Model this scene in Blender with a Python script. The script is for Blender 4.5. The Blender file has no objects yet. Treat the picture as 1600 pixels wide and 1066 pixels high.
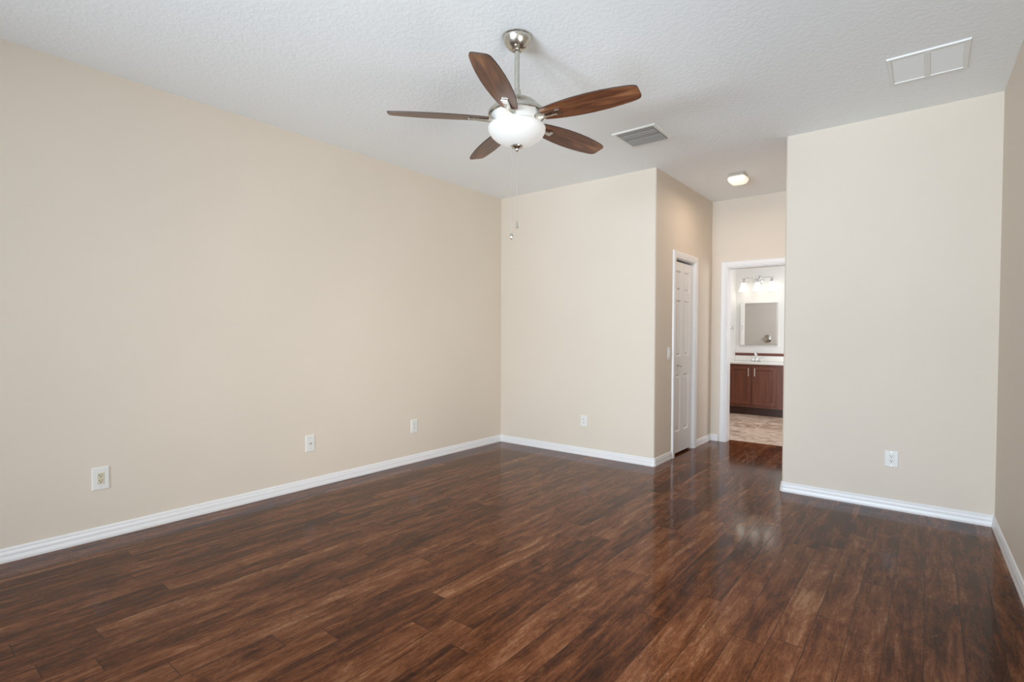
import bpy, bmesh, math, random
from mathutils import Vector, Matrix
random.seed(7)
S = bpy.context.scene
COL = S.collection

# ------------------------------------------------------------------ camera
H = 2.84                                  # ceiling height
F_PX, SX, SY = 812.7154, 27.6445, 8.9977
cam_d = bpy.data.cameras.new('camera')
cam = bpy.data.objects.new('camera', cam_d); COL.objects.link(cam)
cam_d.sensor_fit = 'HORIZONTAL'; cam_d.sensor_width = 36.0
cam_d.lens = F_PX * 36.0 / 1600.0
cam_d.shift_x = -SX / 1600.0; cam_d.shift_y = SY / 1600.0
cam_d.clip_start = 0.02
Fv = Vector((-0.60879276, 0.79300772, -0.02258604))
Rv = Vector((0.79315939, 0.60900484, 0.00335839))
Uv = Vector((-0.01641823, 0.01586977, 0.99973926))
m = Matrix((Rv, Uv, -Fv)).transposed().to_4x4()
m.translation = (0, 0, 1.254)
cam.matrix_world = m
S.camera = cam

# ------------------------------------------------------------------ world, view, light
S.view_settings.view_transform = 'Standard'
S.view_settings.look = 'None'
S.view_settings.gamma = 1.0
S.view_settings.use_curve_mapping = False
S.view_settings.exposure = 0.86
w = bpy.data.worlds.new('sky'); S.world = w; w.use_nodes = True
wn = w.node_tree
bg = wn.nodes['Background']
bg.inputs['Color'].default_value = (0.75, 0.87, 1.0, 1); bg.inputs['Strength'].default_value = 1.0
S.cycles.max_bounces = 12; S.cycles.diffuse_bounces = 8
S.cycles.sample_clamp_indirect = 8.0
S.cycles.use_denoising = True
S.cycles.caustics_reflective = False; S.cycles.caustics_refractive = False

def area_light(name, loc, rot, sx, sy, power, color, spread=math.pi):
    d = bpy.data.lights.new(name, 'AREA'); d.shape = 'RECTANGLE'
    d.size, d.size_y, d.energy, d.color = sx, sy, power, color
    d.spread = spread
    o = bpy.data.objects.new(name, d); COL.objects.link(o)
    o.location = loc; o.rotation_euler = rot
    return o
def point_light(name, loc, power, color, radius, parent=None):
    d = bpy.data.lights.new(name, 'POINT'); d.energy = power; d.color = color; d.shadow_soft_size = radius
    o = bpy.data.objects.new(name, d); COL.objects.link(o); o.location = loc
    if parent: o.parent = parent
    return o
REAR = -4.0
WIN = [(-2.55, -1.35, 0.06, 2.05), (-0.95, 0.25, 0.06, 2.05)]      # windows in the rear wall, behind the camera
DAY = (0.775, 0.895, 1.0)
SIDE = (0.75, 2.05, 0.3, 1.7)                                    # opening added in the right wall for a fill lamp: y0, y1, z0, z1
area_light('side_fill', (0.50, (SIDE[0]+SIDE[1])/2, (SIDE[2]+SIDE[3])/2), (0, math.radians(90), math.radians(-22)), SIDE[3]-SIDE[2], SIDE[1]-SIDE[0]-.1, 14.5, (0.97, 0.955, 0.91), math.radians(95))  # added fill lamp that brightens the left wall
for i, (a, b, c, d) in enumerate(WIN):
    area_light('daylight', ((a+b)/2, REAR-0.05, (c+d)/2), (math.radians(90), 0, 0), b-a, d-c, 29.5, DAY, math.radians(84))
    # added fill lamp, tilted up to brighten the ceiling
    area_light('ceiling_fill', ((a+b)/2, REAR+.02, c+.3), (math.radians(120), 0, 0), b-a, .5, 8.5, DAY, math.radians(50))

# ------------------------------------------------------------------ layout
XL, YB, X1, YH, X2, YR, X3 = -3.9926, 4.6444, -2.0667, 6.2553, -0.9281, 4.5589, 0.361
ANG = math.radians(0.997)
DO = (-1.895, -1.13, 2.055)               # bathroom doorway: x0, x1, top
CO = (5.128, 5.683, 2.055)                # closet opening: y0, y1, top
BX, BY, BN = -2.605, 9.13, 6.375          # bathroom left wall, back wall, near wall face

# ------------------------------------------------------------------ materials
def mat(name, color=(.8,.8,.8), rough=.5, metal=0.0, emit=None, estr=0.0, coat=0.0):
    m = bpy.data.materials.new(name); m.use_nodes = True
    b = m.node_tree.nodes['Principled BSDF']
    b.inputs['Base Color'].default_value = (*color, 1)
    b.inputs['Roughness'].default_value = rough; b.inputs['Metallic'].default_value = metal
    b.inputs['Coat Weight'].default_value = coat
    if emit:
        b.inputs['Emission Color'].default_value = (*emit, 1); b.inputs['Emission Strength'].default_value = estr
    return m
class G:
    """tiny node-graph helper"""
    def __init__(s, m): s.t = m.node_tree; s.n = s.t.nodes; s.b = s.n['Principled BSDF']
    def new(s, typ, **kw):
        x = s.n.new(typ)
        for k, v in kw.items(): setattr(x, k, v)
        return x
    def put(s, sock, v):
        if hasattr(v, 'is_linked') or isinstance(v, bpy.types.NodeSocket): s.t.links.new(v, sock)
        else: sock.default_value = v
    def math(s, op, a, b=None, c=None):
        x = s.new('ShaderNodeMath', operation=op); s.put(x.inputs[0], a)
        if b is not None: s.put(x.inputs[1], b)
        if c is not None: s.put(x.inputs[2], c)
        return x.outputs[0]
    def coord(s):
        return s.new('ShaderNodeTexCoord').outputs['Object']
    def sep(s, v):
        x = s.new('ShaderNodeSeparateXYZ'); s.put(x.inputs[0], v); return x.outputs
    def comb(s, a, b, c):
        x = s.new('ShaderNodeCombineXYZ')
        for i, v in enumerate((a, b, c)): s.put(x.inputs[i], v)
        return x.outputs[0]
    def noise(s, v, scale, detail=2, rough=.5, dist=0.0):
        x = s.new('ShaderNodeTexNoise'); s.put(x.inputs['Vector'], v)
        x.inputs['Scale'].default_value = scale; x.inputs['Detail'].default_value = detail
        x.inputs['Roughness'].default_value = rough; x.inputs['Distortion'].default_value = dist
        return x.outputs['Fac']
    def ramp(s, f, stops):
        x = s.new('ShaderNodeValToRGB'); s.put(x.inputs[0], f); e = x.color_ramp.elements
        while len(e) < len(stops): e.new(0.5)
        for i, (p, c) in enumerate(stops):
            e[i].position = p; e[i].color = (*c, 1) if len(c) == 3 else c
        return x.outputs[0]
    def mix(s, f, a, b, mode='MIX'):
        x = s.new('ShaderNodeMix', data_type='RGBA', blend_type=mode)
        s.put(x.inputs[0], f); s.put(x.inputs[6], a); s.put(x.inputs[7], b); return x.outputs[2]
    def rng(s, f, a, b, c=0.0, d=1.0):
        x = s.new('ShaderNodeMapRange'); s.put(x.inputs[0], f)
        for i, v in enumerate((a, b, c, d)): x.inputs[i+1].default_value = v
        return x.outputs[0]
    def bump(s, h, strength, dist):
        x = s.new('ShaderNodeBump'); x.inputs['Strength'].default_value = strength
        x.inputs['Distance'].default_value = dist; s.put(x.inputs['Height'], h)
        s.t.links.new(x.outputs[0], s.b.inputs['Normal'])

def paint(name, color, bump=0.15, scale=110, rough=.6):
    m = mat(name, color, rough); g = G(m); c = g.coord()
    n = g.noise(c, scale, 3, .6)
    v = g.noise(c, 1.3, 2, .5)
    k = g.rng(v, .3, .7, .985, 1.015)
    x = g.new('ShaderNodeVectorMath', operation='SCALE'); x.inputs[0].default_value = color
    g.put(x.inputs['Scale'], k); g.t.links.new(x.outputs[0], g.b.inputs['Base Color'])
    g.bump(n, bump, .002)
    return m
M_wall = paint('beige_wall_paint', (.70, .625, .535))
M_bath = paint('warm_white_wall_paint', (.745, .735, .71), .08)
M_white = mat('white_trim_paint', (.80, .80, .81), .35)
M_door = mat('white_door_paint', (.80, .80, .795), .4)
M_plastic = mat('white_plastic', (.76, .76, .74), .35)
M_ivory = mat('ivory_plastic', (.62, .57, .42), .4)
M_dark = mat('dark_slot', (.03, .028, .025), .6)
M_void = mat('closet_shade_black', (.02, .02, .02), .9)  # near-black colour stands in for the shade inside the closet
M_ventw = mat('white_painted_metal', (.83, .845, .835), .45)
M_ventg = mat('grey_painted_metal', (.38, .38, .365), .45)

def ceiling_mat():
    m = mat('knockdown_ceiling_paint', (.875, .905, .92), .7); g = G(m); c = g.coord()
    a = g.noise(c, 38, 4, .55, .6)
    b = g.rng(a, .44, .60)
    n2 = g.noise(c, 150, 2, .5)
    g.bump(g.math('ADD', b, g.math('MULTIPLY', n2, .3)), .22, .003)
    return m
M_ceil = ceiling_mat()

def wood_floor():
    m = mat('hand_scraped_plank_floor', (.15, .07, .04), .2); g = G(m)
    x, y, z = g.sep(g.coord())
    W, L = 0.127, 1.21
    u = g.math('DIVIDE', g.math('ADD', x, 10.03), W)
    row = g.math('FLOOR', u)
    wn1 = g.new('ShaderNodeTexWhiteNoise', noise_dimensions='1D'); g.put(wn1.inputs['W'], row)
    v = g.math('ADD', g.math('DIVIDE', g.math('ADD', y, 10.0), L), g.math('MULTIPLY', wn1.outputs[0], 7.31))
    col = g.math('FLOOR', v)
    wn2 = g.new('ShaderNodeTexWhiteNoise', noise_dimensions='2D'); g.put(wn2.inputs['Vector'], g.comb(row, col, 0.0))
    rnd = wn2.outputs[0]; rc = g.sep(wn2.outputs[1])
    ox = g.math('MULTIPLY', rc[0], 37.0); oy = g.math('MULTIPLY', rc[1], 53.0); oz = g.math('MULTIPLY', rc[2], 11.0)
    def pv(sx, sy):
        return g.comb(g.math('MULTIPLY_ADD', x, sx, ox), g.math('MULTIPLY_ADD', y, sy, oy), oz)
    streak = g.noise(pv(16, 1.5), 1.0, 4, .62, 1.0)
    blotch = g.noise(pv(7.5, 2.4), 1.0, 5, .65, 1.5)
    grain = g.noise(pv(105, 6.5), 1.0, 4, .7, .8)
    curl = g.noise(pv(44, 13), 1.0, 4, .7, 3.0)
    f = g.math('MULTIPLY', streak, .62)
    f = g.math('MULTIPLY_ADD', blotch, .60, f)
    f = g.math('MULTIPLY_ADD', grain, .36, f)
    f = g.math('MULTIPLY_ADD', curl, .40, f)
    f = g.math('MULTIPLY_ADD', rnd, .15, f)
    f = g.rng(f, .80, 1.32)
    c = g.ramp(f, [(0.0, (.022, .0058, .002)), (.28, (.058, .0162, .005)), (.48, (.108, .0325, .0105)),
                   (.66, (.158, .054, .020)), (.86, (.215, .087, .038)), (1.0, (.30, .15, .075))])
    # darker cracks and worm marks
    crack = g.noise(pv(26, 7), 1.0, 6, .72, 2.4)
    ck = g.rng(g.math('ABSOLUTE', g.math('SUBTRACT', crack, .5)), .0, .018)
    msk = g.rng(g.noise(pv(5, 1.6), 1.0, 2, .5), .44, .58)
    ckm = g.math('MAXIMUM', ck, g.math('SUBTRACT', 1.0, g.math('MULTIPLY', msk, .8)))
    c = g.mix(ckm, (.02, .010, .007, 1), c)
    # seams
    fx = g.math('FRACT', u); fy = g.math('FRACT', v)
    ex = g.math('MULTIPLY', g.math('MINIMUM', fx, g.math('SUBTRACT', 1.0, fx)), W)
    ey = g.math('MULTIPLY', g.math('MINIMUM', fy, g.math('SUBTRACT', 1.0, fy)), L)
    e = g.math('MINIMUM', ex, ey)
    # pale worn flecks and dark knots
    fk = g.rng(g.noise(pv(60, 8), 1.0, 5, .75, 1.0), .60, .70)
    fkm = g.math('MULTIPLY', fk, g.rng(g.noise(pv(9, 2.0), 1.0, 2, .5), .5, .62))
    c = g.mix(g.math('MULTIPLY', fkm, .55), c, (.26, .135, .070, 1))
    kn = g.rng(g.noise(pv(11, 5.5), 1.0, 3, .6, 1.2), .70, .78)
    c = g.mix(g.math('MULTIPLY', kn, .75), c, (.020, .008, .004, 1))
    sm = g.rng(e, .0005, .0019)
    c = g.mix(sm, (.020, .009, .006, 1), c)
    g.t.links.new(c, g.b.inputs['Base Color'])
    r = g.rng(g.math('ADD', g.math('MULTIPLY', grain, .5), g.math('MULTIPLY', blotch, .5)), .35, .65, .07, .13)
    g.put(g.b.inputs['Roughness'], r)
    und = g.noise(pv(9, 2.2), 1.0, 2, .5, .4)
    h = g.math('ADD', g.math('MULTIPLY', g.rng(e, .0, .005), .5), g.math('MULTIPLY', und, .5))
    h = g.math('MULTIPLY_ADD', grain, .12, h)
    g.bump(h, .25, .0010)
    g.b.inputs['Specular IOR Level'].default_value = .13
    return m
M_floor = wood_floor()

def tile_floor():
    m = mat('slate_look_tile', (.5, .4, .3), .45); g = G(m); x, y, z = g.sep(g.coord())
    W = .33
    u = g.math('DIVIDE', g.math('ADD', x, 10.1), W); v = g.math('DIVIDE', g.math('ADD', y, 10.08), W)
    wn = g.new('ShaderNodeTexWhiteNoise', noise_dimensions='2D')
    g.put(wn.inputs['Vector'], g.comb(g.math('FLOOR', u), g.math('FLOOR', v), 0.0))
    rc = g.sep(wn.outputs[1])
    p = g.comb(g.math('MULTIPLY_ADD', x, 5.0, g.math('MULTIPLY', rc[0], 30.0)), g.math('MULTIPLY_ADD', y, 11.0, g.math('MULTIPLY', rc[1], 30.0)), 0.0)
    n = g.noise(p, 1.0, 6, .68, 1.8)
    f = g.math('ADD', g.rng(n, .3, .7), g.math('MULTIPLY', g.math('SUBTRACT', wn.outputs[0], .5), .2))
    c = g.ramp(f, [(0, (.17, .10, .07)), (.3, (.36, .25, .18)), (.55, (.54, .42, .33)), (.8, (.68, .56, .46)), (1, (.76, .68, .60))])
    fx = g.math('FRACT', u); fy = g.math('FRACT', v)
    e = g.math('MINIMUM', g.math('MINIMUM', fx, g.math('SUBTRACT', 1.0, fx)), g.math('MINIMUM', fy, g.math('SUBTRACT', 1.0, fy)))
    c = g.mix(g.rng(e, .006, .012), (.42, .34, .27, 1), c)
    g.t.links.new(c, g.b.inputs['Base Color']); g.bump(n, .3, .002)
    return m
M_tile = tile_floor()

def blade_wood():
    m = mat('walnut_fan_blade', (.2, .08, .04), .32); g = G(m); x, y, z = g.sep(g.coord())
    p = g.comb(g.math('MULTIPLY', x, 2.4), g.math('MULTIPLY', y, 26.0), 0.0)
    n = g.noise(p, 1.0, 5, .6, 1.2)
    n2 = g.noise(g.comb(g.math('MULTIPLY', x, 9.0), g.math('MULTIPLY', y, 210.0), 0.0), 1.0, 3, .6)
    f = g.rng(g.math('ADD', g.math('MULTIPLY', n, .8), g.math('MULTIPLY', n2, .2)), .3, .72)
    c = g.ramp(f, [(0, (.028, .010, .006)), (.35, (.11, .038, .017)), (.7, (.21, .085, .036)), (1, (.33, .15, .07))])
    g.t.links.new(c, g.b.inputs['Base Color']); return m
M_blade = blade_wood()
M_edge = mat('dark_blade_edge', (.05, .03, .022), .5)

def brushed(name, color, rough):
    m = mat(name, color, rough, 1.0); g = G(m)
    x, y, z = g.sep(g.coord())
    n = g.noise(g.comb(g.math('MULTIPLY', x, 30.0), g.math('MULTIPLY', y, 30.0), g.math('MULTIPLY', z, 900.0)), 1.0, 2, .5)
    g.put(g.b.inputs['Roughness'], g.rng(n, .3, .7, rough*.8, rough*1.25)); return m
M_nickel = brushed('brushed_nickel', (.58, .56, .50), .24)
M_chrome = mat('polished_chrome', (.72, .72, .72), .08, 1.0)
M_satin = mat('satin_nickel', (.70, .67, .62), .3, 1.0)
M_bowl = mat('frosted_white_glass', (.52, .52, .51), .25, emit=(1.0, .985, .95), estr=.13)
M_flush = mat('lit_frosted_glass', (.9, .88, .82), .3, emit=(1.0, .93, .76), estr=.32)
M_shade = mat('lit_bell_glass', (.9, .9, .86), .3, emit=(1.0, .97, .88), estr=.92)
M_mirror = mat('silvered_mirror', (.93, .94, .93), .01, 1.0)

def cherry():
    m = mat('cherry_cabinet_wood', (.12, .04, .025), .35); g = G(m); x, y, z = g.sep(g.coord())
    n = g.noise(g.comb(g.math('MULTIPLY', x, 30.0), g.math('MULTIPLY', y, 30.0), g.math('MULTIPLY', z, 2.5)), 1.0, 4, .6, .6)
    c = g.ramp(n, [(.25, (.10, .028, .014)), (.55, (.150, .048, .025)), (.8, (.19, .068, .037))])
    g.t.links.new(c, g.b.inputs['Base Color']); return m
M_cherry = cherry()
M_toe = mat('dark_toe_kick_wood', (.045, .015, .010), .45)
M_counter = mat('white_cultured_marble', (.82, .81, .78), .2)
M_accent = mat('red_brown_accent_tile', (.15, .058, .04), .3)

# ------------------------------------------------------------------ mesh helpers
def box(bm, x0, x1, y0, y1, z0, z1):
    vs = [bm.verts.new(p) for p in ((x0,y0,z0),(x1,y0,z0),(x1,y1,z0),(x0,y1,z0),(x0,y0,z1),(x1,y0,z1),(x1,y1,z1),(x0,y1,z1))]
    for f in ((0,3,2,1),(4,5,6,7),(0,1,5,4),(1,2,6,5),(2,3,7,6),(3,0,4,7)): bm.faces.new([vs[i] for i in f])
    return vs
def rbox(bm, x0, x1, y0, y1, z0, z1, r, seg=2):
    b = bmesh.new(); box(b, x0, x1, y0, y1, z0, z1)
    bmesh.ops.bevel(b, geom=b.edges[:], offset=r, segments=seg, affect='EDGES', profile=.5)
    t = bpy.data.meshes.new('t'); b.to_mesh(t); b.free(); bm.from_mesh(t); bpy.data.meshes.remove(t)
def lathe(bm, prof, n=48, c=(0,0), M=None):
    rings = []
    for r, z in prof:
        if r < 1e-6:
            rings.append([bm.verts.new((c[0], c[1], z))])
        else:
            rings.append([bm.verts.new((c[0]+r*math.cos(2*math.pi*k/n), c[1]+r*math.sin(2*math.pi*k/n), z)) for k in range(n)])
    for a, b in zip(rings, rings[1:]):
        for k in range(n):
            k2 = (k+1) % n
            if len(a) == 1 and len(b) == 1: continue
            if len(a) == 1: f = [a[0], b[k2], b[k]]
            elif len(b) == 1: f = [a[k], a[k2], b[0]]
            else: f = [a[k], a[k2], b[k2], b[k]]
            bm.faces.new(f)
    if M is not None:
        for rg in rings:
            for v in rg: v.co = M @ v.co
def tube(bm, pts, r, n=10, closed_ends=True):
    pts = [Vector(p) for p in pts]; rings = []
    rad = r if isinstance(r, (list, tuple)) else [r]*len(pts)
    up = Vector((0, 0, 1))
    for i, p in enumerate(pts):
        t = (pts[min(i+1, len(pts)-1)] - pts[max(i-1, 0)]).normalized()
        a = t.cross(up)
        if a.length < .05: a = t.cross(Vector((1, 0, 0)))
        a.normalize(); b = t.cross(a).normalized()
        rings.append([bm.verts.new(p + (a*math.cos(2*math.pi*k/n) + b*math.sin(2*math.pi*k/n))*rad[i]) for k in range(n)])
    for A, B in zip(rings, rings[1:]):
        for k in range(n): bm.faces.new((A[k], A[(k+1) % n], B[(k+1) % n], B[k]))
    if closed_ends:
        bm.faces.new(rings[0][::-1]); bm.faces.new(rings[-1])
def sweep(bm, prof, path, cap=True):
    """prof: (out, z) points; path: (x, y, nx, ny) stations; nx,ny = outward mitred offset per unit"""
    rings = [[bm.verts.new((x+nx*o, y+ny*o, z)) for o, z in prof] for x, y, nx, ny in path]
    n = len(prof)
    for A, B in zip(rings, rings[1:]):
        for k in range(n): bm.faces.new((A[k], A[(k+1) % n], B[(k+1) % n], B[k]))
    if cap:
        bm.faces.new(rings[0][::-1]); bm.faces.new(rings[-1])
def obj(name, bm, material, parent=None, smooth=False, loc=None, rot=None, angle=35):
    bmesh.ops.recalc_face_normals(bm, faces=bm.faces[:])
    me = bpy.data.meshes.new(name); bm.to_mesh(me); bm.free()
    for mm in (material if isinstance(material, (list, tuple)) else [material]): me.materials.append(mm)
    if smooth:
        for p in me.polygons: p.use_smooth = True
        try: me.set_sharp_from_angle(angle=math.radians(angle))
        except Exception: pass
    o = bpy.data.objects.new(name, me); COL.objects.link(o)
    if parent: o.parent = parent
    if loc: o.location = loc
    if rot: o.rotation_euler = rot
    return o
def thing(name, label, cat, loc=(0,0,0), rz=0.0, group=None):
    o = bpy.data.objects.new(name, None); COL.objects.link(o)
    o.empty_display_size = .05
    o.location = loc; o.rotation_euler = (0, 0, rz)
    o['label'] = label; o['category'] = cat
    if group: o['group'] = group
    return o
def tag(o, label, cat, group=None):
    o['label'] = label; o['category'] = cat
    if group: o['group'] = group
    return o
def struct(name, bm, m, label=None, **kw):
    o = obj(name, bm, m, **kw); o['kind'] = 'structure'
    if label: o['label'] = label
    return o
def dup(root, loc=None, rz=None, label=None, parent=None):
    c = root.copy(); COL.objects.link(c)
    if parent: c.parent = parent
    if loc is not None: c.location = loc
    if rz is not None: c.rotation_euler = (c.rotation_euler[0], c.rotation_euler[1], rz)
    if label: c['label'] = label
    for ch in list(root.children):
        d = ch.copy(); COL.objects.link(d); d.parent = c
        for gch in list(ch.children):
            e = gch.copy(); COL.objects.link(e); e.parent = d
    return c
NB = lambda: bmesh.new()

# ------------------------------------------------------------------ room shell
TH = .12
def xr(y): return X3 + (YR - y) * math.tan(ANG)          # right wall plane, barely out of square
b = NB(); box(b, XL-TH, xr(REAR)+.25, REAR-TH, BN+.04, -.1, 0); struct('floor', b, M_floor, 'dark hand scraped brown plank floor of the bedroom and hall')
b = NB(); box(b, -4.2, 1.0, BN+.04, BY+.3, -.1, 0); struct('floor_bathroom', b, M_tile, 'beige slate look tile floor of the bathroom')
b = NB(); box(b, -4.3, 1.1, REAR-TH, BY+.3, H, H+.1); struct('ceiling', b, M_ceil, 'white textured ceiling')
b = NB(); box(b, XL-TH, XL, REAR-TH, BY+.3, 0, H); struct('wall_left', b, M_wall, 'long beige wall on the left')

def rounded_wall(name, x0, x1, y0, y1, edge, r, label):
    """wall slab with one bullnose outer vertical corner"""
    b = NB(); n = 8; pts = []
    if edge == 'right':                                  # rounded at (x1, y0)
        pts = [(x0, y0)] + [(x1-r+r*math.sin(a), y0+r-r*math.cos(a)) for a in [math.pi/2*i/n for i in range(n+1)]] + [(x1, y1), (x0, y1)]
    else:                                                # rounded at (x0, y0)
        pts = [(x1, y1), (x0, y1)] + [(x0+r-r*math.cos(a), y0+r-r*math.sin(a)) for a in [math.pi/2*i/n for i in range(n+1)]] + [(x1, y0)]
    lo = [b.verts.new((x, y, 0)) for x, y in pts]; hi = [b.verts.new((x, y, H)) for x, y in pts]
    b.faces.new(lo[::-1]); b.faces.new(hi)
    for i in range(len(pts)):
        j = (i+1) % len(pts); b.faces.new((lo[i], lo[j], hi[j], hi[i]))
    return struct(name, b, M_wall, label, smooth=True, angle=30)
rounded_wall('wall_back', XL, X1, YB, YB+TH, 'right', .018, 'beige back wall left of the hall')
rounded_wall('wall_partition', X2, X3+.35, YR, YR+TH, 'left', .018, 'beige wall to the right of the hall')
# hall left wall with the closet opening
b = NB()
box(b, X1-TH, X1, YB+TH, CO[0], 0, H); box(b, X1-TH, X1, CO[1], YH, 0, H); box(b, X1-TH, X1, CO[0], CO[1], CO[2], H)
struct('wall_hall_left', b, M_wall, 'beige hall wall holding the closet door')
b = NB(); box(b, X2, X2+TH, YR+TH, YH, 0, H); struct('wall_hall_right', b, M_wall)
# hall end wall (beige face, white inside) with the bathroom doorway
def end_wall(name, y0, y1, m, x0, x1):
    b = NB(); box(b, x0, DO[0], y0, y1, 0, H); box(b, DO[1], x1, y0, y1, 0, H); box(b, DO[0], DO[1], y0, y1, DO[2], H)
    return struct(name, b, m)
end_wall('wall_hall_end', YH, YH+.06, M_wall, X1-TH, X2+TH)
end_wall('wall_bathroom_near', YH+.06, BN, M_bath, -3.99, 1.0)
# right wall (slightly out of square)
b = NB()
def slant(b, y0, y1, z0, z1):
    vs = [(xr(y1), y1), (xr(y0), y0), (xr(y0)+.12, y0), (xr(y1)+.12, y1)]
    lo = [b.verts.new((x, y, z0)) for x, y in vs]; hi = [b.verts.new((x, y, z1)) for x, y in vs]
    b.faces.new(lo); b.faces.new(hi)
    for i in range(4): j = (i+1) % 4; b.faces.new((lo[i], lo[j], hi[j], hi[i]))
slant(b, SIDE[1], YR, 0, H); slant(b, REAR-TH, SIDE[0], 0, H); slant(b, SIDE[0], SIDE[1], 0, SIDE[2]); slant(b, SIDE[0], SIDE[1], SIDE[3], H)
struct('wall_right', b, M_wall, 'beige wall along the right edge')
# rear wall behind the camera with two windows
b = NB(); xs = [XL] + [v for w_ in WIN for v in w_[:2]] + [xr(REAR)]
for i in range(0, len(xs), 2): box(b, xs[i], xs[i+1], REAR-TH, REAR, 0, H)
for a, c, z0, z1 in WIN: box(b, a, c, REAR-TH, REAR, 0, z0); box(b, a, c, REAR-TH, REAR, z1, H)
struct('wall_rear', b, M_wall)
# bathroom
b = NB(); box(b, -4.0, 1.0, BY, BY+.12, 0, H); struct('wall_bathroom_back', b, M_bath, 'warm white bathroom wall behind the vanity')
b = NB(); box(b, BX-.10, BX, 8.52, BY, 0, H); struct('wall_bathroom_left', b, M_bath, 'short warm white wall beside the vanity')
b = NB(); box(b, .9, 1.0, BN, BY, 0, H); struct('wall_bathroom_right', b, M_bath)
# closet shell
b = NB(); box(b, X1-.85, X1-.80, YB+TH, YH+.06, 0, H); struct('wall_closet', b, M_void)

# windows behind the camera
for i, (a, c, z0, z1) in enumerate(WIN):
    b = NB()
    for x0, x1_, q0, q1 in ((a, a+.05, z0, z1), (c-.05, c, z0, z1), (a+.05, c-.05, z0, z0+.05), (a+.05, c-.05, z1-.05, z1)):
        box(b, x0, x1_, REAR-.11, REAR-.07, q0, q1)
    box(b, a-.03, c+.03, REAR-.02, REAR+.05, z0-.03, z0)
    struct('window_%d' % (i+1), b, M_white)

b = NB(); x_ = xr(SIDE[1])+.09  # frame and sill of the made-up opening round the side fill lamp
for y0, y1, q0, q1 in ((SIDE[0], SIDE[0]+.05, SIDE[2], SIDE[3]), (SIDE[1]-.05, SIDE[1], SIDE[2], SIDE[3]), (SIDE[0]+.05, SIDE[1]-.05, SIDE[2], SIDE[2]+.05), (SIDE[0]+.05, SIDE[1]-.05, SIDE[3]-.05, SIDE[3])):
    box(b, x_-.015, x_+.015, y0, y1, q0, q1)
box(b, xr(SIDE[1])-.04, xr(SIDE[1])+.05, SIDE[0]-.03, SIDE[1]+.03, SIDE[2]-.03, SIDE[2])
struct('window_3', b, M_white)

# ------------------------------------------------------------------ baseboards
BH = .078
BP = [(0, 0), (.015, 0), (.016, .012), (.0145, .022), (.0125, .032), (.0125, .046), (.010, .056), (.0085, .060), (.0085, .068), (.005, .076), (.0015, BH), (0, BH)]
def base(name, path, label=None):
    b = NB(); sweep(b, BP, path); struct(name, b, M_white, label)
G0 = 0.0002
base('baseboard_left', [(XL+G0, REAR+G0, 1, 0), (XL+G0, YB-G0, 1, -1)], 'white baseboard along the long left wall')
def arc_out(cx, cy, a0, a1, n=6, r=.018):
    """stations round a bullnose: centre, radius r; the profile keeps going outward"""
    return [(cx+r*math.cos(a), cy+r*math.sin(a), math.cos(a), math.sin(a)) for a in [a0+(a1-a0)*i/n for i in range(n+1)]]
base('baseboard_back', [(XL+G0, YB-G0, 1, -1)] + arc_out(X1-.018+G0, YB+.018-G0, -math.pi/2, 0) + [(X1+G0, CO[0]-.077, 1, 0)], 'white baseboard along the back wall and round the hall corner')
base('baseboard_hall_left', [(X1+G0, CO[1]+.077, 1, 0), (X1+G0, YH-G0, 1, -1), (DO[0]-.080, YH-G0, 0, -1)], 'white baseboard in the hall between closet and bathroom doors')
base('baseboard_right', [(X2-G0, YH-.0005, -1, 0), (X2-G0, YR+.018-G0, -1, 0)] + arc_out(X2+.018-G0, YR+.018-G0, math.pi, math.pi*1.5)[1:] +
     [(X3-G0, YR-G0, -1, -1), (xr(REAR)-G0, REAR+G0, -1, 0)], 'white baseboard along the partition and right wall')

# ------------------------------------------------------------------ door casings
def casing_prof():   # (across, out): across 0 = inner edge
    return [(0, 0), (0, .009), (.006, .013), (.018, .013), (.024, .016), (.050, .018), (.062, .018), (.068, .012), (.072, 0)]
def casing(b, a0, a1, top, place):
    """three-sided mitred casing; place(a, out, z) -> xyz ; a along the wall"""
    P = casing_prof()
    st = [((a0, 0), (-1, 0)), ((a0, top), (-1, 1)), ((a1, top), (1, 1)), ((a1, 0), (1, 0))]
    rings = [[b.verts.new(place(p[0]+d[0]*c, o, p[1]+d[1]*c)) for c, o in P] for p, d in st]
    n = len(P)
    for A, B in zip(rings, rings[1:]):
        for k in range(n): b.faces.new((A[k], A[(k+1) % n], B[(k+1) % n], B[k]))
    b.faces.new(rings[0]); b.faces.new(rings[-1][::-1])
# bathroom doorway
b = NB()
casing(b, DO[0]+.012-.006, DO[1]-.006, DO[2]-.006, lambda a, o, z: (a, YH-o-.0003, z))
jt = .016
box(b, DO[0]+.0003, DO[0]+jt, YH-.001, BN+.001, 0.0003, DO[2]-.0003)
box(b, DO[1]-jt, DO[1]-.0003, YH-.001, BN+.001, 0.0003, DO[2]-.0003)
box(b, DO[0]+jt, DO[1]-jt, YH-.001, BN+.001, DO[2]-jt, DO[2]-.0003)
struct('trim_1', b, M_white, 'white casing round the bathroom doorway')

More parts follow.
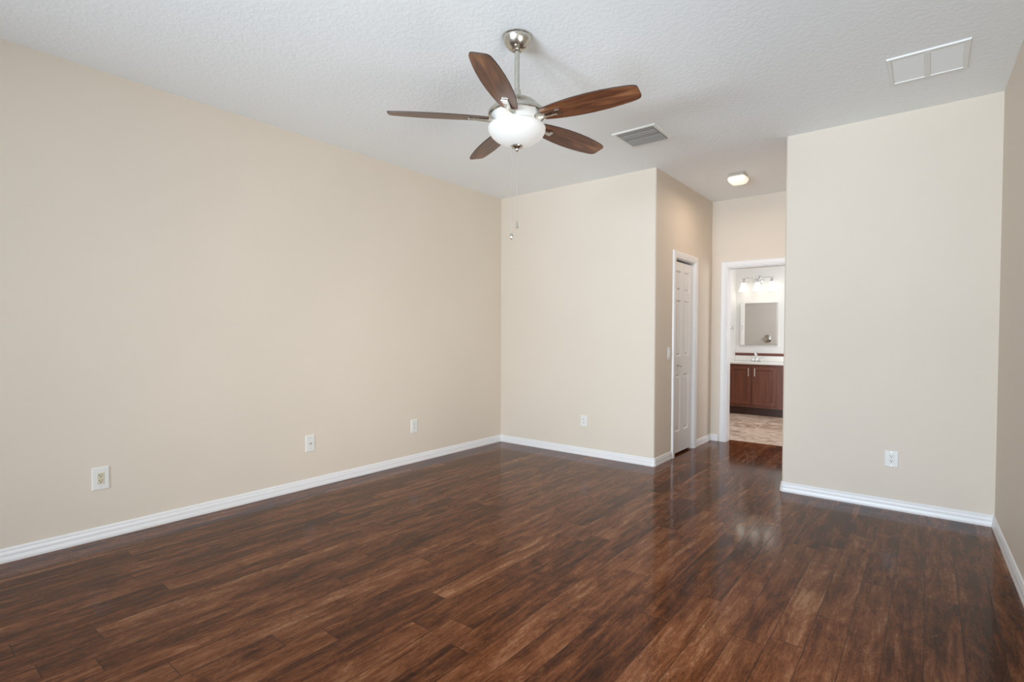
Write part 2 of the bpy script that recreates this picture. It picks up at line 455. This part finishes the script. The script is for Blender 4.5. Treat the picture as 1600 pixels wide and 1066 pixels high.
# closet bifold door in the hall
door = bpy.data.objects.new('door_1', None); COL.objects.link(door); door['kind'] = 'structure'
door['label'] = 'white six panel bifold closet door in the hall'
door.location = (X1, (CO[0]+CO[1])/2, 0)
cy = (CO[0]+CO[1])/2
b = NB()
casing(b, CO[0]+.004-cy, CO[1]-.004-cy, CO[2]-.004, lambda a, o, z: (o+.0003, a, z))
obj('door_casing', b, M_white, door)
b = NB()
box(b, -TH+.002, .0, CO[0]-cy+.0004, CO[0]-cy+.014, .0005, CO[2]-.0005)
box(b, -TH+.002, .0, CO[1]-cy-.014, CO[1]-cy-.0004, .0005, CO[2]-.0005)
box(b, -TH+.002, .0, CO[0]-cy+.014, CO[1]-cy-.014, CO[2]-.014, CO[2]-.0005)
obj('door_jamb', b, M_white, door)
def door_leaf(name, y0, y1, panels):
    """bifold leaf with moulded panels; faces +x"""
    b = NB(); xf = -.018; z0, z1 = .022, 2.022
    ys = sorted({y0, y1} | {q for p in panels for q in p[:2]}); zs = sorted({z0, z1} | {q for p in panels for q in p[2:]})
    def isp(ya, yb_, za, zb): return any(abs(p[0]-ya) < 1e-6 and abs(p[1]-yb_) < 1e-6 and p[2]-1e-6 <= za and zb <= p[3]+1e-6 for p in panels)
    for ya, yb_ in zip(ys, ys[1:]):
        for za, zb in zip(zs, zs[1:]):
            if not isp(ya, yb_, za, zb):
                b.faces.new([b.verts.new(v) for v in ((xf, ya, za), (xf, yb_, za), (xf, yb_, zb), (xf, ya, zb))])
    for pa, pb, pc, pd in panels:
        steps = [(0, 0), (.010, -.013), (.018, -.014), (.034, -.003), (.037, -.002)]
        rings = [[b.verts.new((xf+d, ya, za)) for ya, za in ((pa+i, pc+i), (pb-i, pc+i), (pb-i, pd-i), (pa+i, pd-i))] for i, d in steps]
        for A, B in zip(rings, rings[1:]):
            for k in range(4): b.faces.new((A[k], A[(k+1) % 4], B[(k+1) % 4], B[k]))
        b.faces.new(rings[-1])
    bmesh.ops.remove_doubles(b, verts=b.verts[:], dist=1e-5)
    # sides and back
    xb = xf-.03
    q = [(y0, z0), (y1, z0), (y1, z1), (y0, z1)]
    for k in range(4):
        (ya, za), (yb_, zb) = q[k], q[(k+1) % 4]
        b.faces.new([b.verts.new(v) for v in ((xf, ya, za), (xb, ya, za), (xb, yb_, zb), (xf, yb_, zb))])
    b.faces.new([b.verts.new((xb, y, z)) for y, z in q])
    return obj(name, b, M_door, door)
ym = 5.392-cy; ya_, yb2 = CO[0]-cy+.017, CO[1]-cy-.020
pz = [(.246, .845), (1.035, 1.625), (1.715, 1.930)]
leafA = door_leaf('door_leaf', ya_, ym-.0015, [(5.203-cy, 5.338-cy, a, c) for a, c in pz])
leafB = door_leaf('door_leaf', ym+.0015, yb2, [(5.430-cy, 5.572-cy, a, c) for a, c in pz])
b = NB()
lathe(b, [(0, .0), (.011, .0), (.011, .003), (.0055, .006), (.005, .018), (.012, .024), (.0155, .031), (.013, .037), (0, .039)], 20, M=Matrix.Translation((-.018, 5.262-cy, .94)) @ Matrix.Rotation(math.radians(90), 4, 'Y'))
k = obj('door_knob', b, M_nickel, leafA, smooth=True); k['label'] = 'small nickel knob'

# ------------------------------------------------------------------ outlets and switch
def plate_base(w_, h_):
    b = NB()
    # bevelled cover plate in local x (width), z (height), faces -y
    s = [(0, 0), (0, -.0035), (.004, -.0058)]
    rings = [[b.verts.new((x, y, z)) for x, z in ((-w_/2+i, -h_/2+i), (w_/2-i, -h_/2+i), (w_/2-i, h_/2-i), (-w_/2+i, h_/2-i))] for i, y in s]
    for A, B in zip(rings, rings[1:]):
        for k in range(4): b.faces.new((A[k], A[(k+1) % 4], B[(k+1) % 4], B[k]))
    b.faces.new(rings[0]); b.faces.new(rings[-1])
    return b
def screw(parent, z):
    b = NB(); lathe(b, [(0, 0), (.0034, 0), (.0030, .0012), (0, .0015)], 12, M=Matrix.Translation((0, -.0058, z)) @ Matrix.Rotation(math.radians(90), 4, 'X'))
    obj('screw', b, M_satin, parent, smooth=True)
def duplex(label, loc, rz, w_=.078, h_=.128, mr=None, group='duplex wall outlets', flat=False):
    t = thing('wall_outlet', label, 'outlet', loc, rz, group)
    obj('cover_plate', plate_base(w_, h_), M_plastic, t)
    if flat:                                   # rectangular receptacle
        b = NB(); rbox(b, -.0168, .0168, -.0078, -.0050, -.0345, .0345, .0012)
        r = obj('receptacle', b, mr or M_plastic, t)
        if mr: r['label'] = 'ivory rectangular receptacle'
        for s in (-1, 1):
            b = NB(); zc = s*.0165
            box(b, -.0080, -.0050, -.0083, -.0077, zc+.001, zc+.0095); box(b, .0050, .0080, -.0083, -.0077, zc+.002, zc+.0090)
            lathe(b, [(0, 0), (.0034, 0), (.0034, .0005), (0, .0005)], 10, M=Matrix.Translation((0, -.0077, zc-.0055)) @ Matrix.Rotation(math.radians(90), 4, 'X'))
            obj('socket_slots', b, M_dark, r)
        screw(t, .048); screw(t, -.048)
        return t
    for s in (-1, 1):
        b = NB(); zc = s*.0195
        pts = []
        for k in range(28):
            a = 2*math.pi*k/28; x = .0172*math.cos(a); z = .0172*math.sin(a)
            pts.append((x, max(-.0138, min(.0138, z))))
        f0 = [b.verts.new((x, -.0056, zc+z)) for x, z in pts]; f1 = [b.verts.new((x*.96, -.0078, zc+z*.96)) for x, z in pts]
        for i in range(28): j = (i+1) % 28; b.faces.new((f0[i], f0[j], f1[j], f1[i]))
        b.faces.new(f1)
        r = obj('receptacle', b, mr or M_plastic, t)
        if mr: r['label'] = 'ivory receptacle'
        b = NB()
        box(b, -.0078, -.0052, -.0082, -.0077, zc-.001, zc+.0075)
        box(b, .0052, .0078, -.0082, -.0077, zc+.000, zc+.0070)
        lathe(b, [(0, 0), (.0028, 0), (.0028, .0005), (0, .0005)], 10, M=Matrix.Translation((0, -.0077, zc-.0072)) @ Matrix.Rotation(math.radians(90), 4, 'X'))
        obj('socket_slots', b, M_dark, r)
    screw(t, 0)
    return t
RZL = math.radians(90)         # local -y -> +x  (faces the room from the left wall)
duplex('wide white outlet plate with ivory sockets, nearest the camera on left wall', (XL, .9085, .3715), RZL, .084, .138, M_ivory, flat=True)
duplex('white duplex outlet on the long left wall, nearest its far corner', (XL, 3.341, .358), RZL, .078, .130)
duplex('white duplex outlet low on the back wall left of the hall corner', (-2.8485, YB, .359), 0, .080, .118)
duplex('white duplex outlet low on the partition wall right of the hall', (-.2015, YR, .3685), 0, .083, .117, flat=True)
t = thing('cable_jack', 'white cable wall plate with one centre jack, between the left wall outlets', 'wall plate', (XL, 2.262, .3645), RZL)
obj('cover_plate', plate_base(.078, .134), M_plastic, t)
b = NB(); lathe(b, [(0, 0), (.0075, 0), (.0075, .002), (.0048, .0022), (.0048, .009), (.0040, .0095), (0, .0095)], 18, M=Matrix.Translation((0, -.0058, 0)) @ Matrix.Rotation(math.radians(90), 4, 'X'))
j = obj('jack', b, M_satin, t, smooth=True)
b = NB(); lathe(b, [(0, 0), (.0036, 0), (.0036, .0004), (0, .0004)], 12, M=Matrix.Translation((0, -.0154, 0)) @ Matrix.Rotation(math.radians(90), 4, 'X'))
obj('jack_hole', b, M_dark, j)
screw(t, .042); screw(t, -.042)
t = thing('light_switch', 'white rocker light switch on hall wall beside the closet casing', 'light switch', (X1, 4.985, 1.075), RZL)
obj('cover_plate', plate_base(.074, .120), M_plastic, t)
b = NB(); rbox(b, -.0165, .0165, -.0095, -.0050, -.033, .033, .0015)
obj('rocker', b, M_plastic, t)
screw(t, .048); screw(t, -.048)

# ------------------------------------------------------------------ ceiling fan
fx, fy = -1.765, 2.181
fan = thing('ceiling_fan', 'brushed nickel ceiling fan with five walnut blades and lit white glass bowl', 'ceiling fan', (fx, fy, H))
def Z(z): return z - H
b = NB()
lathe(b, [(0, Z(2.8399)), (.080, Z(2.8399)), (.080, Z(2.834)), (.076, Z(2.830)), (.0755, Z(2.822)), (.070, Z(2.808)), (.060, Z(2.792)), (.047, Z(2.778)), (.034, Z(2.770)), (.027, Z(2.768)), (.022, Z(2.772)), (0, Z(2.772))], 56)
obj('canopy', b, M_nickel, fan, smooth=True)
b = NB(); lathe(b, [(0, Z(2.775)), (.0135, Z(2.775)), (.0135, Z(2.530)), (0, Z(2.530))], 28); obj('downrod', b, M_nickel, fan, smooth=True)
b = NB()
lathe(b, [(0, Z(2.562)), (.0175, Z(2.562)), (.019, Z(2.558)), (.020, Z(2.548)), (.025, Z(2.526)), (.031, Z(2.516)), (.050, Z(2.513)), (.070, Z(2.507)), (.098, Z(2.492)), (.124, Z(2.470)), (.141, Z(2.452)), (.149, Z(2.444)), (.1525, Z(2.440)), (.1535, Z(2.432)), (.1525, Z(2.424)), (.148, Z(2.421)), (.143, Z(2.423)), (.139, Z(2.421))], 72)
obj('motor_housing', b, M_nickel, fan, smooth=True)
b = NB()
lathe(b, [(.141, Z(2.424)), (.136, Z(2.416)), (.124, Z(2.402)), (.112, Z(2.390)), (.103, Z(2.380)), (.100, Z(2.374)), (.103, Z(2.370)), (.103, Z(2.362)), (.098, Z(2.360)), (0, Z(2.360))], 72)
o_ = obj('fitter_plate', b, mat('satin_white_metal', (.60, .60, .585), .38, .15), fan, smooth=True); o_['label'] = 'pale flared dish above the glass bowl'
b = NB()
lathe(b, [(.1465, Z(2.364)), (.1505, Z(2.364)), (.1535, Z(2.356)), (.1525, Z(2.345)), (.147, Z(2.331)), (.135, Z(2.314)), (.115, Z(2.297)), (.090, Z(2.282)), (.062, Z(2.271)), (.032, Z(2.265)), (.0, Z(2.263)),
          (.0, Z(2.267)), (.032, Z(2.269)), (.062, Z(2.275)), (.089, Z(2.286)), (.113, Z(2.301)), (.132, Z(2.318)), (.143, Z(2.334)), (.148, Z(2.347)), (.1465, Z(2.364))], 72)
obj('glass_bowl', b, M_bowl, fan, smooth=True)
b = NB()
lathe(b, [(0, Z(2.2665)), (.030, Z(2.2655)), (.034, Z(2.262)), (.031, Z(2.257)), (.022, Z(2.253)), (.013, Z(2.250)), (.010, Z(2.246)), (.009, Z(2.240)), (.005, Z(2.236)), (0, Z(2.235))], 32)
obj('finial', b, M_nickel, fan, smooth=True)
# blade, pointing along local +x
def blade_mesh():
    b = NB()
    prof = [(.150, .070), (.158, .086), (.20, .104), (.26, .123), (.34, .138), (.42, .144), (.50, .140), (.57, .128), (.62, .114), (.648, .103), (.662, .092), (.669, .078), (.673, .060)]
    t = .0035; side = []
    pts = [(x, w_/2) for x, w_ in prof] + [(x, -w_/2) for x, w_ in prof[::-1]]
    lo = [b.verts.new((x, y, -t)) for x, y in pts]; hi = [b.verts.new((x, y, t)) for x, y in pts]
    fl = b.faces.new(lo[::-1]); fh = b.faces.new(hi)
    for i in range(len(pts)):
        j = (i+1) % len(pts); f = b.faces.new((lo[i], lo[j], hi[j], hi[i])); f.material_index = 1
    return b
def bracket_mesh():
    b = NB()
    st = [(.090, .022, -.004, .012), (.120, .020, -.010, .009), (.150, .016, -.014, .007), (.185, .015, -.012, .006), (.215, .017, -.010, .006), (.238, .018, -.0095, .006)]
    rings = []
    for x, hw, z, th in st:
        rings.append([b.verts.new(v) for v in ((x, -hw, z), (x, -hw*.55, z-th*.5), (x, hw*.55, z-th*.5), (x, hw, z), (x, hw, z+th*.8), (x, -hw, z+th*.8))])
    for A, B in zip(rings, rings[1:]):
        for k in range(6): b.faces.new((A[k], A[(k+1) % 6], B[(k+1) % 6], B[k]))
    b.faces.new(rings[0]); b.faces.new(rings[-1])
    return b
azs = [-64.6 + 72.3*i for i in range(5)]
bl0 = None
for i, a in enumerate(azs):
    if i == 0:
        bl0 = obj('fan_blade', blade_mesh(), [M_blade, M_edge], fan, loc=(0, 0, Z(2.402)), rot=(math.radians(-13), 0, math.radians(a)))
        bk = obj('blade_bracket', bracket_mesh(), M_nickel, bl0, smooth=True, angle=25)
        b = NB(); rbox(b, .232, .258, -.019, .019, -.012, -.0034, .002)
        # end plate under the blade, part of the bracket
        me = bpy.data.meshes.new('t'); b.to_mesh(me); b.free()
        bb = bmesh.new(); bb.from_mesh(bk.data); bb.from_mesh(me); bb.to_mesh(bk.data); bb.free(); bpy.data.meshes.remove(me)
    else:
        c = bl0.copy(); COL.objects.link(c); c.rotation_euler = (math.radians(-13), 0, math.radians(a))
        d = bk.copy(); COL.objects.link(d); d.parent = c
for dx, dy, z0, z1, kind in ((-.020, -.020, 2.262, 1.797, 0), (.002, .000, 2.236, 1.860, 1)):
    b = NB(); n = int((z0-z1)/.0048)
    tube(b, [(dx, dy, Z(z0)), (dx, dy, Z(z1))], .0011, 6)
    for q in range(n):
        zc = z0-(q+.5)*(z0-z1)/n
        lathe(b, [(0, Z(zc-.0019)), (.0017, Z(zc)), (0, Z(zc+.0019))], 6, (dx, dy))
    c = obj('pull_chain', b, M_satin, fan)
    b = NB()
    if kind == 0: lathe(b, [(0, Z(1.799)), (.005, Z(1.797)), (.0085, Z(1.790)), (.0095, Z(1.782)), (.0085, Z(1.774)), (.005, Z(1.768)), (0, Z(1.766))], 16, (dx, dy))
    else: lathe(b, [(0, Z(1.866)), (.003, Z(1.865)), (.004, Z(1.850)), (.0065, Z(1.838)), (.009, Z(1.830)), (.009, Z(1.827)), (0, Z(1.827))], 16, (dx, dy))
    obj('pull_knob', b, M_nickel, c, smooth=True)
for k in range(3):
    a = math.radians(30+120*k)
    point_light('fan_bulb', (.118*math.cos(a), .118*math.sin(a), Z(2.335)), .06, (1.0, .96, .88), .015, fan)

# ------------------------------------------------------------------ ceiling vents
vt = thing('supply_vent', 'square white ceiling vent with grey angled louvres near the fan', 'ceiling vent', (-1.833, 3.853, H), 0)
hw = .183
def frame_mesh(hx, hy, bw, d, lip=.006):
    b = NB()
    s = [(0, -.0004), (.003, -d*.5), (lip, -d), (bw, -d), (bw+.002, -.0008)]
    rings = [[b.verts.new((x, y, z)) for x, y in ((-hx+i, -hy+i), (hx-i, -hy+i), (hx-i, hy-i), (-hx+i, hy-i))] for i, z in s]
    for A, B in zip(rings, rings[1:]):
        for k in range(4): b.faces.new((A[k], A[(k+1) % 4], B[(k+1) % 4], B[k]))
    return b
obj('vent_frame', frame_mesh(hw, hw, .028, .010), M_ventw, vt)
b = NB(); box(b, -hw+.02, hw-.02, -hw+.02, hw-.02, -.0035, -.0006)
obj('vent_backing', b, mat('duct_shade', (.03, .03, .028), .7), vt)  # dark sheet standing in for the shade inside the duct
nl = 8; span = 2*(hw-.031)
for i in range(nl):
    b = NB(); yc = -span/2 + (i+.5)*span/nl
    wdt = .0185
    sgn = -1
    a = math.radians((8, 30, 30, 8, 32, 32, 28, 30)[i])*sgn
    L_ = hw-.034
    n = 5; top = []; 
    for k in range(n+1):
        q = (k/n-.5)
        yy = q*wdt*math.cos(a); zz = -.0095+q*wdt*math.sin(a)+.002*(1-4*q*q)
        top.append((yy+yc, zz))
    r0 = [b.verts.new((-L_, y, z)) for y, z in top]; r1 = [b.verts.new((L_, y, z)) for y, z in top]
    r2 = [b.verts.new((-L_, y, z-.001)) for y, z in top]; r3 = [b.verts.new((L_, y, z-.001)) for y, z in top]
    for k in range(n): b.faces.new((r0[k], r0[k+1], r1[k+1], r1[k])); b.faces.new((r2[k], r3[k], r3[k+1], r2[k+1]))
    for A, B in ((r0, r2), (r1, r3)):
        for k in range(n): b.faces.new((A[k], A[k+1], B[k+1], B[k]))
    b.faces.new((r0[0], r1[0], r3[0], r2[0])); b.faces.new((r0[n], r1[n], r3[n], r2[n]))
    obj('louvre', b, M_ventg, vt)
rv = thing('return_vent', 'large white return air grille with two panels on ceiling at right', 'ceiling vent', (-.034, 3.826, H), 0)
hx, hy = .190, .193
obj('vent_frame', frame_mesh(hx, hy, .024, .009, .004), M_ventw, rv)
b = NB(); box(b, -hx+.018, hx-.018, -hy+.018, hy-.018, -.0045, -.0006)
obj('vent_backing', b, M_ventw, rv)
b = NB(); rbox(b, -.014, .014, -hy+.026, hy-.026, -.0100, -.0040, .002); obj('centre_bar', b, M_ventw, rv)
for sx in (-1, 1):
    b = NB(); x0, x1_ = (.016, hx-.030) if sx > 0 else (-hx+.030, -.016)
    ys = -hy+.032
    while ys < hy-.040:
        v = [b.verts.new(p) for p in ((x0, ys, -.0046), (x1_, ys, -.0046), (x1_, ys+.0065, -.0068), (x0, ys+.0065, -.0068), (x0, ys+.0105, -.0046), (x1_, ys+.0105, -.0046))]
        b.faces.new((v[0], v[1], v[2], v[3])); b.faces.new((v[3], v[2], v[5], v[4])); b.faces.new((v[0], v[3], v[4])); b.faces.new((v[1], v[5], v[2]))
        ys += .0125
    obj('grille_panel', b, M_ventw, rv)

# ------------------------------------------------------------------ hall flush light
fl = thing('flush_light', 'small square nickel ceiling light with lit frosted glass in the hall', 'ceiling light', (-1.512, 5.318, H), 0)
b = NB(); rbox(b, -.076, .076, -.076, .076, -.012, -.0005, .003); rbox(b, -.068, .068, -.068, .068, -.034, -.012, .003)
obj('light_base', b, M_satin, fl)
b = NB(); n = 40; st = [(.066, -.0335), (.078, -.036), (.086, -.046), (.086, -.056), (.079, -.074), (.068, -.088), (.052, -.096), (.03, -.099)]
rings = []
for r, z in st:
    rg = []
    for k in range(n):
        a = 2*math.pi*k/n; c_, s_ = math.cos(a), math.sin(a)
        e = .38
        rg.append(b.verts.new((r*math.copysign(abs(c_)**e, c_), r*math.copysign(abs(s_)**e, s_), z)))
    rings.append(rg)
for A, B in zip(rings, rings[1:]):
    for k in range(n): b.faces.new((A[k], A[(k+1) % n], B[(k+1) % n], B[k]))
b.faces.new(rings[0][::-1]); b.faces.new(rings[-1])
obj('glass_shade', b, M_flush, fl, smooth=True, angle=60)
area_light('hall_bulb', (-1.512, 5.318, H-.105), (0, 0, 0), .15, .15, 2.9, (1.0, .80, .64))

# ------------------------------------------------------------------ bathroom
VY = 8.6                                     # vanity face plane
van = thing('bathroom_vanity', 'dark cherry wood bathroom vanity with panel doors and silver bar pulls', 'vanity', (-2.18, VY, 0))
ox = 2.18
b = NB(); box(b, BX+.002+ox, 0.2+ox, 0, BY-.003-VY, .125, .803)
obj('cabinet_body', b, M_cherry, van)
b = NB(); box(b, BX+.002+ox, 0.2+ox, .065, BY-.003-VY, .001, .125); obj('toe_kick', b, M_toe, van)
def cab_door(x0, x1, z0, z1, name='door', fr=.052):
    b = NB(); y = -.019
    s = [(0, -.0002), (0, y+.003), (.003, y), (fr, y), (fr+.006, y+.009), (fr+.012, y+.009)]
    rings = [[b.verts.new((xx, yy, zz)) for xx, zz in ((x0+i, z0+i), (x1-i, z0+i), (x1-i, z1-i), (x0+i, z1-i))] for i, yy in s]
    for A, B in zip(rings, rings[1:]):
        for k in range(4): b.faces.new((A[k], A[(k+1) % 4], B[(k+1) % 4], B[k]))
    b.faces.new(rings[0]); b.faces.new(rings[-1])
    return obj(name, b, M_cherry, van)
def pull(door_, x, z, L=.125, horiz=False):
    b = NB(); y = -.019
    if horiz:
        tube(b, [(x-L/2, y-.026, z), (x+L/2, y-.026, z)], .0062, 10); ends = [(x-L/2+.015, z), (x+L/2-.015, z)]
    else:
        tube(b, [(x, y-.026, z-L/2), (x, y-.026, z+L/2)], .0062, 10); ends = [(x, z-L/2+.015), (x, z+L/2-.015)]
    for ex_, ez in ends: tube(b, [(ex_, y+.0005, ez), (ex_, y-.026, ez)], .0042, 8)
    h = obj('handle', b, M_satin, door_, smooth=True); h['label'] = 'silver bar handle'
d1 = cab_door(-2.530+ox, -2.214+ox, .170, .772); pull(d1, -2.243+ox, .682)
d2 = cab_door(-2.190+ox, -1.842+ox, .170, .772); pull(d2, -2.149+ox, .682)
for z0, z1 in ((.60, .772), (.39, .585), (.170, .375)):
    dr = cab_door(-1.765+ox, -1.36+ox, z0, z1, 'drawer', .035); pull(dr, -1.56+ox, (z0+z1)/2, .125, True)
d3 = cab_door(-1.29+ox, -.94+ox, .170, .772); pull(d3, -.98+ox, .682)
ct = thing('vanity_countertop', 'white vanity countertop with backsplash on the cherry cabinet', 'countertop', (-2.18, VY, .803))
b = NB(); rbox(b, BX+.001+ox, .2+ox, -.028, BY-.002-VY, .0005, .034, .006, 3); obj('counter_slab', b, M_counter, ct, smooth=True)
b = NB(); rbox(b, BX+.001+ox, .2+ox, BY-.020-VY, BY-.002-VY, .034, .118, .004); obj('backsplash', b, M_counter, ct)
b = NB(); rbox(b, BX+.001+ox, .2+ox, BY-.013-VY, BY-.0015-VY, .1185, .163, .002)
o_ = obj('accent_strip', b, M_accent, ct); o_['label'] = 'red brown tile strip above the backsplash'
fc = thing('bathroom_faucet', 'chrome two handle faucet on the white vanity countertop', 'faucet', (-2.235, 9.02, .8375))
b = NB(); rbox(b, -.085, .085, -.026, .026, 0, .012, .005, 3); obj('faucet_base', b, M_chrome, fc, smooth=True)
b = NB()
pts = [(0, 0, .010), (0, -.002, .06), (0, -.008, .105)] + [(0, -.055+.047*math.cos(a), .118+.035*math.sin(a)) for a in [math.radians(d) for d in range(0, 181, 22)]] + [(0, -.104, .098)]
tube(b, pts, [.017, .014, .012] + [.0115]*9 + [.011], 14); obj('spout', b, M_chrome, fc, smooth=True)
for s in (-1, 1):
    b = NB(); lathe(b, [(0, .01), (.020, .010), (.018, .030), (.012, .045), (.013, .052), (0, .056)], 20, (s*.062, 0))
    tube(b, [(s*.062, 0, .050), (s*.085, -.004, .066), (s*.112, -.008, .074)], [.006, .0055, .004], 8)
    obj('faucet_handle', b, M_chrome, fc, smooth=True)
# mirror: bevelled frameless cabinet mirror
mr = thing('bathroom_mirror', 'frameless rectangular mirror on the bathroom wall above the faucet', 'mirror', (-2.228, BY, 1.102))
mw, mh = .293, .694
b = NB(); box(b, -mw+.004, mw-.004, -.030, -.001, .004, mh-.004); obj('mirror_body', b, M_white, mr)
b = NB()
s = [(0, -.0302), (0, -.0325), (.026, -.0350)]
rings = [[b.verts.new((xx, yy, zz)) for xx, zz in ((-mw+i, i), (mw-i, i), (mw-i, mh-i), (-mw+i, mh-i))] for i, yy in s]
for A, B in zip(rings, rings[1:]):
    for k in range(4): b.faces.new((A[k], A[(k+1) % 4], B[(k+1) % 4], B[k]))
b.faces.new(rings[-1]); b.faces.new(rings[0])
obj('mirror_glass', b, M_mirror, mr)
# vanity light bar
vl = thing('vanity_light', 'chrome scrolled vanity light with three lit white bell shades above the mirror', 'wall light', (-2.232, BY, 2.17))
b = NB(); lathe(b, [(0, 0), (.060, 0), (.060, .006), (.050, .014), (.035, .020), (0, .022)], 32, M=Matrix.Translation((0, -.0005, 0)) @ Matrix.Rotation(math.radians(90), 4, 'X') @ Matrix.Diagonal((.75, 1.25, 1, 1)))
obj('backplate', b, M_chrome, vl, smooth=True)
for s in (-1, 1):
    b = NB(); pts = []
    for k in range(25):
        u = k/24
        pts.append((s*(.012+.205*u), -.03-.10*min(1, u*1.6), .005+.045*math.sin(u*math.pi*.95) - .02*u + .012*math.sin(u*math.pi*3)))
    last = pts[-1]
    for k in range(1, 13):      # end curl
        a = math.radians(-90+k*24); rr = .024*(1-k/22)
        pts.append((last[0]+s*rr*math.cos(a), last[1], last[2]+.024+rr*math.sin(a)))
    tube(b, pts, .0055, 8); obj('scroll_arm', b, M_chrome, vl, smooth=True)
    b = NB(); pts = []
    for k in range(20):          # small centre curl
        a = math.radians(200-k*22) ; rr = .05*(1-k/26)
        pts.append((s*(.045+rr*math.cos(a)), -.035-.003*k, -.035+rr*math.sin(a)))
    tube(b, pts, .0050, 8); obj('scroll_arm', b, M_chrome, vl, smooth=True)
for xo in (-.219, 0.0, .216):
    b = NB(); lathe(b, [(0, .030), (.008, .030), (.010, .005), (.022, -.010), (.028, -.045), (0, -.045)], 20, (xo, -.13)); obj('lamp_socket', b, M_chrome, vl, smooth=True)
    b = NB(); lathe(b, [(.030, -.046), (.036, -.062), (.046, -.095), (.056, -.135), (.070, -.182), (.067, -.182), (.053, -.135), (.043, -.095), (.032, -.064), (0, -.060), (0, -.046), (.030, -.046)], 28, (xo, -.13)); obj('bell_shade', b, M_shade, vl, smooth=True)
    point_light('vanity_bulb', (xo, -.13, -.19), .02, (1.0, .93, .80), .04, vl)
# ornamental stem to the middle lamp
b = NB(); tube(b, [(0, -.02, .0), (0, -.07, .035), (0, -.12, .040), (0, -.13, .025)], .006, 8); obj('centre_arm', b, M_chrome, vl, smooth=True)
# robe hook
hk = thing('robe_hook', 'small chrome robe hook on the bathroom wall left of the mirror', 'hook', (BX, 8.84, 1.39), RZL)
b = NB(); lathe(b, [(0, 0), (.020, 0), (.019, .005), (.008, .008), (0, .009)], 20, M=Matrix.Rotation(math.radians(90), 4, 'X'))
tube(b, [(0, -.005, 0), (0, -.030, .004), (0, -.048, .022), (0, -.050, .034)], [.005, .005, .005, .006], 8)
tube(b, [(0, -.014, -.002), (0, -.030, -.026), (0, -.042, -.028), (0, -.046, -.014)], [.005, .005, .005, .006], 8)
obj('hook', b, M_chrome, hk, smooth=True)
# shower valve on the near wall (seen only in the mirror)
sv = thing('shower_valve', 'round chrome shower valve seen reflected low in the bathroom mirror', 'shower valve', (-2.72, BN, 1.19), math.radians(180))
b = NB(); lathe(b, [(0, 0), (.085, 0), (.082, .008), (.060, .014), (.030, .018), (.028, .045), (0, .048)], 36, M=Matrix.Rotation(math.radians(90), 4, 'X'))
obj('valve_trim', b, M_chrome, sv, smooth=True)
b = NB(); tube(b, [(0, -.040, 0), (.03, -.055, -.035), (.045, -.058, -.070)], [.012, .009, .007], 10); obj('valve_lever', b, M_chrome, sv, smooth=True)
area_light('bathroom_side_fill', (.86, 7.75, 1.6), (0, math.radians(90), 0), 1.5, 1.5, 24, (.97, .97, 1.0))  # added side fill for the bathroom; this wall has no window
area_light('bathroom_overhead_fill', (-1.6, 7.4, H-.03), (0, 0, 0), .6, .6, 9, (.97, .97, 1.0))  # added overhead fill; no fixture hangs here
